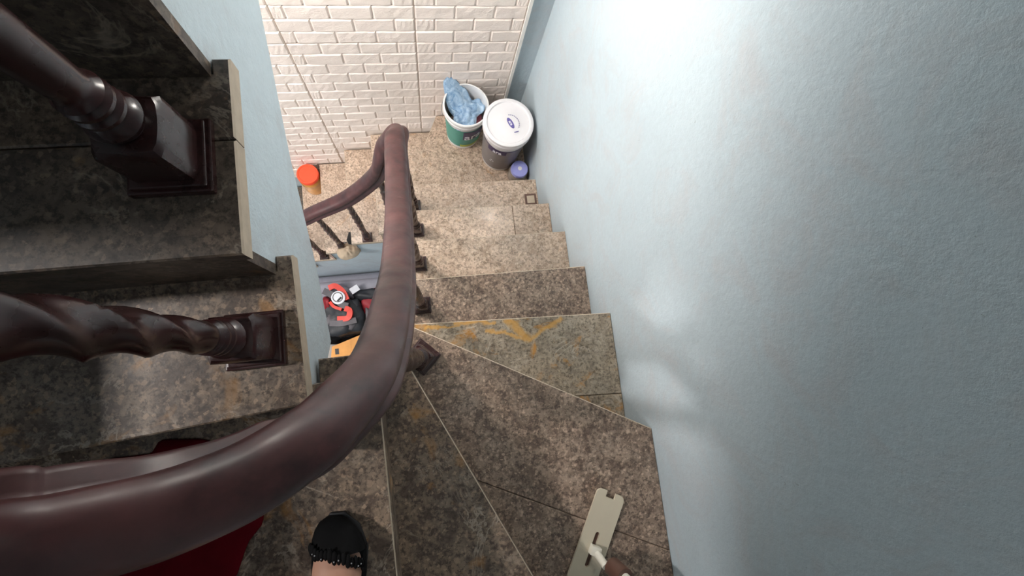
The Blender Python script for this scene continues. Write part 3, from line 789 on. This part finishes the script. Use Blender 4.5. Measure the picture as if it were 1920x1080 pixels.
strip(spline([at(606, 545, zt-0.02), at(622, 553, zt+0.008), at(640, 570, zt+0.012), at(652, 574, zt+0.008)], 6), 0.024, 0.03, bp, MAT['bag_grey'], 'grey_panel')
em = at(634, 558, zt+0.022)
e_ = obj('emblem', *lathe([(0.050, -0.012), (0.050, 0), (0.046, 0.003), (0.001, 0.003)], em, 30), MAT['ink_white'], bp)
obj('emblem_ring', *lathe([(0.038, 0.003), (0.038, 0.0042), (0.031, 0.0042), (0.031, 0.003)], em+Vector((-0.002, 0.003, 0)), 30, cap=False), MAT['bag_grey'], e_)
obj('emblem_mark', *xf(box(-0.022, 0.018, -0.007, 0.007, 0.003, 0.0046), Matrix.Translation(em+Vector((0.01, -0.012, 0))) @ Matrix.Rotation(0.7, 4, 'Z')), MAT['bag_black'], e_)
g2 = at(696, 562, ZF+0.12)
rb_ = thing('bag', (g2.x, g2.y, ZF), 'dark red cloth bag with a black flap, right of the sports bag below', 'bag')
obj('bag_body', *blob((g2.x+0.03, g2.y-0.02, ZF+0.11), (0.115, 0.11, 0.105), 8, 0.2), MAT['bag_dark_red'], rb_, True)
obj('flap', *blob((g2.x-0.01, g2.y+0.035, ZF+0.17), (0.12, 0.045, 0.065), 12, 0.25, 3), MAT['bag_black'], rb_, True)
for u_, v_ in ((690, 590), (704, 583)):
    q_ = at(u_, v_, ZF+0.2); obj('strap', *blob((q_.x, q_.y, ZF+0.19), (0.018, 0.06, 0.03), u_, 0.3, 3), MAT['bag_grey'], rb_, True)
pp = at(665, 543, ZF+0.26)
pc = obj('paper_scrap', *xf(box(-0.032, 0.034, -0.022, 0.026, 0, 0.004, 0.0015), Matrix.Translation((pp.x, pp.y, ZF+0.262)) @ Matrix.Rotation(0.5, 4, 'Z') @ Matrix.Rotation(0.25, 4, 'X')), MAT['ink_white'], base=(pp.x, pp.y, ZF+0.26))
tag(pc, 'small white paper scrap lying on top of the dark bags below', 'paper')
g5 = at(632, 625, ZF+0.08)
bb = thing('bag', (g5.x, g5.y, ZF), 'small crumpled black bag between the sports bag and the orange box', 'bag')
obj('bag_body', *blob((g5.x, g5.y, ZF+0.06), (0.15, 0.075, 0.065), 15, 0.35), MAT['knit_black'], bb, True)
obj('knot', *blob((g5.x+0.02, g5.y+0.01, ZF+0.135), (0.02, 0.02, 0.02), 5, 0.2, 3), MAT['bag_grey'], bb, True)
# orange carton
zb = ZF+0.14
q = [at(622, 650, zb), at(694, 620, zb), at(694, 656, zb), at(620, 676, zb)]
ctr = sum(q, Vector())/4
bx = thing('carton', (ctr.x, ctr.y, ZF), 'orange cardboard carton with a dark hand slot, on the ground floor below', 'box')
P = [C2(v) for v in q]
obj('carton_body', *prism(inset(P, 0.004), ZF, zb-0.003), MAT['cardboard_orange'], bx)
obj('carton_flap', *prism(cut(P, (ctr.x, 0), (ctr.x+0.02, 1))[0], zb-0.003, zb), MAT['cardboard_orange'], bx)
obj('carton_flap', *prism(cut(P, (ctr.x, 0), (ctr.x+0.02, 1))[1], zb-0.003, zb), MAT['cardboard_orange'], bx)
sp = at(632, 659, zb)
obj('hand_slot', *xf(box(-0.014, 0.014, -0.022, 0.022, -0.001, 0.0012, 0), Matrix.Translation(sp)), MAT['bag_black'], bx)
# grey rolled mat at the foot of the blue wall
V = []; F = []; npf = 120
m0 = at(590, 519, ZF+0.20); m1 = at(724, 519, ZF+0.20)
cy = 0.590
xa_, xb_ = m0.x-0.15, m1.x+0.05
for i in range(npf):
    a = i/npf*2*PI*3.2; r = 0.035 + 0.065*i/npf
    for x in (xa_, xb_):
        for dr in (0, 0.010): V.append(Vector((x, cy + (r+dr)*math.cos(a), ZF+0.112+(r+dr)*math.sin(a))))
for i in range(npf-1):
    b = i*4; c = b+4; F += [(b, c, c+2, b+2), (b+1, b+3, c+3, c+1), (b, b+1, c+1, c), (b+2, c+2, c+3, b+3)]
F += [(0, 2, 3, 1), (4*npf-4, 4*npf-3, 4*npf-1, 4*npf-2)]
mt = obj('rolled_mat', V, F, MAT['mat_grey'], base=((xa_+xb_)/2, cy, ZF), smooth=True, angle=60)
tag(mt, 'grey rolled mat lying at the foot of the pale blue wall below the lower steps', 'mat')

# ================================================================= red cloth on the winder tread
def pr(P, c):
    """radius function of a polygon around c"""
    P = [Vector((p[0]-c[0], p[1]-c[1])) for p in P]
    def f(a):
        d = Vector((math.cos(a), math.sin(a))); best = 0.02
        for i in range(len(P)):
            p, q = P[i], P[(i+1)%len(P)]; e = q-p; den = d.x*e.y - d.y*e.x
            if abs(den) < 1e-9: continue
            t = (p.x*e.y - p.y*e.x)/den; s = (p.x*d.y - p.y*d.x)/den
            if t > 0 and -1e-6 <= s <= 1+1e-6: best = max(best, t)
        return best
    return f
cl = [C2(at(u, v, 2*H+0.012)) for u, v in ((120, 945), (148, 890), (198, 862), (280, 852), (296, 826), (370, 824), (432, 836), (500, 900), (490, 985), (462, 1020), (440, 1085), (300, 1130), (100, 1060))]
cc = (sum(p[0] for p in cl)/len(cl), sum(p[1] for p in cl)/len(cl))
rfun = pr(cl, cc)
def hf(t, a):
    x = t*math.cos(a); y = t*math.sin(a)
    return (0.004 + 0.022*(1-t**4)*(0.6+0.6*nz(x, y, 2.5, 3)) + 0.010*abs(nz(x+0.3*y, y, 5, 9))*(1-t**6))
V, F = polar((cc[0], cc[1], 2*H+0.003), rfun, hf, 26, 96, 0.003)
rc = obj('cloth', V, F, MAT['red_cloth'], base=(cc[0], cc[1], 2*H), smooth=True)
tag(rc, 'dark red cloth crumpled on the turning step under the curved handrail', 'cloth')

# ================================================================= flat mop leaning on the big winder tread
a0 = at(1147, 923, 0.012); a1 = at(1055, 1190, 0.012)
dv = Vector((a1.x-a0.x, a1.y-a0.y, 0)).normalized(); ang = math.atan2(dv.y, dv.x)
mp = thing('mop', (a0.x, a0.y, 0), 'cream flat mop head with a slot and brown handle, on the wide turning step', 'mop')
Lm = 0.42; wm = 0.0405; rn = 0.014; out = []
def arcp(cx, cy, r, a_, b_, n=6): return [(cx+r*math.cos(a_+(b_-a_)*i/n), cy+r*math.sin(a_+(b_-a_)*i/n)) for i in range(n+1)]
out += [(0.0, 0.013), (0.016, 0.013), (0.016, -0.013), (0.0, -0.013)]
out += arcp(rn, -wm+rn, rn, -PI, -PI/2)[:] if False else [(0.0, -wm+rn)] + arcp(rn, -wm+rn, rn, PI, 1.5*PI)[1:]
out += arcp(Lm-rn, -wm+rn, rn, 1.5*PI, 2*PI) + [(Lm, -0.013), (Lm-0.016, -0.013), (Lm-0.016, 0.013), (Lm, 0.013)] + arcp(Lm-rn, wm-rn, rn, 0, PI/2) + arcp(rn, wm-rn, rn, PI/2, PI)
bm = bmesh.new()
def loop(P, z=0): 
    vs = [bm.verts.new((x, y, z)) for x, y in P]; return [bm.edges.new((vs[i], vs[(i+1)%len(vs)])) for i in range(len(vs))]
es = loop(ccw(out))
for (s0, s1) in ((0.108, 0.150), (0.158, 0.200), (0.240, 0.300)):
    r = 0.0062; es += loop(arcp(s0+r, 0, r, PI/2, 1.5*PI, 8) + arcp(s1-r, 0, r, -PI/2, PI/2, 8))
bmesh.ops.triangle_fill(bm, use_beauty=True, edges=es)
g = bmesh.ops.extrude_face_region(bm, geom=list(bm.faces))
for v in [e for e in g['geom'] if isinstance(e, bmesh.types.BMVert)]: v.co.z += 0.008
M = Matrix.Translation((a0.x, a0.y, 0.006)) @ Matrix.Rotation(ang, 4, 'Z')
vf = dump(bm)
obj('mop_plate', *xf(vf, M), MAT['mop_plastic'], mp)
obj('mop_pad', *xf(box(0.02, Lm-0.02, -wm+0.006, wm-0.006, 0, 0.006), Matrix.Translation((a0.x, a0.y, 0.0)) @ Matrix.Rotation(ang, 4, 'Z')), MAT['mop_handle_brown'], mp)
jc = M @ Vector((0.152, 0.004, 0.012))
jt = M @ Vector((0.168, 0.026, 0.060))
hd = Vector((0.26, -0.20, 0.95)).normalized()
jn = obj('joint', *merge(arc_tube([jc, jt], 0.010, 10), xf(box(-0.012, 0.012, -0.014, 0.014, 0, 0.022, 0.003), Matrix.Translation(jc-Vector((0, 0, 0.006))) @ Matrix.Rotation(ang, 4, 'Z'))), MAT['mop_cream'], mp, True, angle=40)
pt0 = at(1148, 1062, 0.075); 
P = [pt0 + hd*s for s in (0, 0.008, 0.05)]
obj('socket', *arc_tube(P, 0.0235, 20), MAT['mop_handle_brown'], mp, True, angle=40)
P = [pt0 + hd*s for s in (0.05, 0.5)]
obj('handle', *arc_tube(P, 0.0125, 18), MAT['mop_cream'], mp, True, angle=40)

# ================================================================= the person's foot in a black shoe
ZFT = 2*H
toe = at(634, 968, ZFT+0.02)
fx = toe.x; fy = toe.y
per = thing('person', (fx, fy-0.12, ZFT), 'person wearing a black knitted slipper, one foot on the turning step', 'person')
dirf = math.radians(-4)
def loft(rings, m=28):
    """rings: (centre, half width, half height, axis u, axis v)"""
    V = []; F = []
    for c, a, b, u, v, ex in rings:
        for i in range(m):
            t = 2*PI*i/m; ct, st = math.cos(t), math.sin(t)
            x = abs(ct)**ex*(1 if ct >= 0 else -1); y = abs(st)**ex*(1 if st >= 0 else -1)
            V.append(c + u*(a*x) + v*(b*y))
    for k2 in range(len(rings)-1):
        for i in range(m):
            j = (i+1)%m; F.append((k2*m+i, k2*m+j, (k2+1)*m+j, (k2+1)*m+i))
    F += [tuple(reversed(range(m))), tuple(range((len(rings)-1)*m, len(rings)*m))]
    return V, F
MF = Matrix.Translation((fx, fy, ZFT)) @ Matrix.Rotation(dirf, 4, 'Z')
X_ = (MF.to_3x3() @ Vector((1, 0, 0))); Y_ = (MF.to_3x3() @ Vector((0, 1, 0))); Z_ = Vector((0, 0, 1))
def fp(x, y, z): return MF @ Vector((x, y, z))
sh = []
for y, wd, ht, xo in ((0.0, 0.012, 0.012, -0.008), (-0.006, 0.024, 0.016, -0.007), (-0.016, 0.033, 0.020, -0.004), (-0.030, 0.0405, 0.024, 0.0), (-0.042, 0.0440, 0.0275, 0.002), (-0.050, 0.0455, 0.029, 0.003)):
    sh.append((fp(xo, y, 0.006+ht), wd, ht, X_, Z_, 0.85))
V, F = loft(sh, 36)
# rear part of the shoe: a low wall round the heel, open on top
shoe_f = (V, F)
rear = []
for y, wd, ht, xo in ((-0.050, 0.0455, 0.018, 0.003), (-0.088, 0.0455, 0.018, 0.003), (-0.12, 0.043, 0.018, 0.002), (-0.16, 0.037, 0.019, 0.0), (-0.20, 0.034, 0.022, 0), (-0.228, 0.028, 0.025, 0), (-0.240, 0.014, 0.024, 0)):
    rear.append((fp(xo, y, 0.006+ht), wd, ht, X_, Z_, 0.75))
shoe = obj('slipper', *merge(shoe_f, loft(rear, 36)), MAT['knit_black'], per, True, angle=60)
sol = []
for y, wd, xo in ((0.003, 0.012, -0.004), (-0.02, 0.036, -0.001), (-0.06, 0.046, 0.003), (-0.12, 0.042, 0.001), (-0.18, 0.035, 0), (-0.225, 0.030, 0), (-0.243, 0.013, 0)):
    sol.append((fp(xo, y, 0.005), wd, 0.005, X_, Z_, 0.8))
obj('sole', *loft(sol, 24), MAT['black_cloth'], shoe, True, angle=60)
# scalloped lace edge with pale knots
lace = []; knots = []
for i in range(17):
    t = (i-8)/8; ang2 = t*1.3
    x = 0.044*math.sin(ang2); z = 0.010 + 0.028*(1+math.cos(ang2)) + 0.001; y = -0.047 - 0.006*abs(t) - 0.016*t - random.uniform(0, 0.005)
    c = fp(0.003+x, y, z)
    bm = bmesh.new(); bmesh.ops.create_icosphere(bm, subdivisions=2, radius=random.uniform(0.0045, 0.0065))
    for v in bm.verts: v.co = c + X_*v.co.x*0.8 + Y_*v.co.y*1.9 + Z_*(v.co.z*0.45)
    lace.append(dump(bm))
    if i in (2, 3, 5, 8, 9, 12, 14, 15):
        bm = bmesh.new(); bmesh.ops.create_icosphere(bm, subdivisions=1, radius=0.0014)
        for v in bm.verts: v.co = v.co + c + Z_*0.004 - Y_*0.002*(i % 3)
        knots.append(dump(bm))
obj('lace_edge', *merge(*lace), MAT['knit_black'], shoe, True)
obj('knots', *merge(*knots), MAT['bead'], shoe, True)
lg = []
for y, wd, ht, zc, xo in ((-0.020, 0.024, 0.012, 0.022, 0), (-0.04, 0.033, 0.020, 0.027, 0.001), (-0.062, 0.0395, 0.029, 0.034, 0.002), (-0.085, 0.041, 0.036, 0.040, 0.002), (-0.115, 0.0385, 0.042, 0.045, 0.0)):
    lg.append((fp(xo, y, zc), wd, ht, X_, Z_, 1.0))
axis = [(-0.145, 0.055, 0.035, 0.048, 30), (-0.172, 0.068, 0.033, 0.052, 48), (-0.190, 0.095, 0.033, 0.046, 68), (-0.197, 0.130, 0.033, 0.038, 82), (-0.200, 0.19, 0.040, 0.044, 88), (-0.205, 0.27, 0.052, 0.057, 88), (-0.21, 0.34, 0.054, 0.058, 90), (-0.205, 0.42, 0.050, 0.053, 92), (-0.195, 0.48, 0.056, 0.060, 94), (-0.20, 0.56, 0.066, 0.070, 90), (-0.215, 0.68, 0.074, 0.080, 88)]
for y, z, a, b, deg in axis:
    th_ = math.radians(deg); v_ = (Y_*math.sin(th_) + Z_*math.cos(th_))
    lg.append((fp(-0.012*(z > 0.09) - 0.05*z, y, z), a, b, X_, v_.normalized(), 1.0))
leg = obj('leg', *loft(lg, 30), MAT['skin'], per, True)
md = leg.modifiers.new('s', 'SUBSURF'); md.levels = 1; md.render_levels = 1
hl = []
for dz in (0, 0.01, 0.05, 0.12, 0.20):
    hl.append((fp(-0.012-0.05*(0.50+dz), -0.205-0.05*dz, 0.50+dz), 0.078+0.06*dz, 0.082+0.06*dz, X_, Y_, 1.0))
obj('trouser_leg', *loft(hl, 30), MAT['bag_grey'], per, True, angle=50)
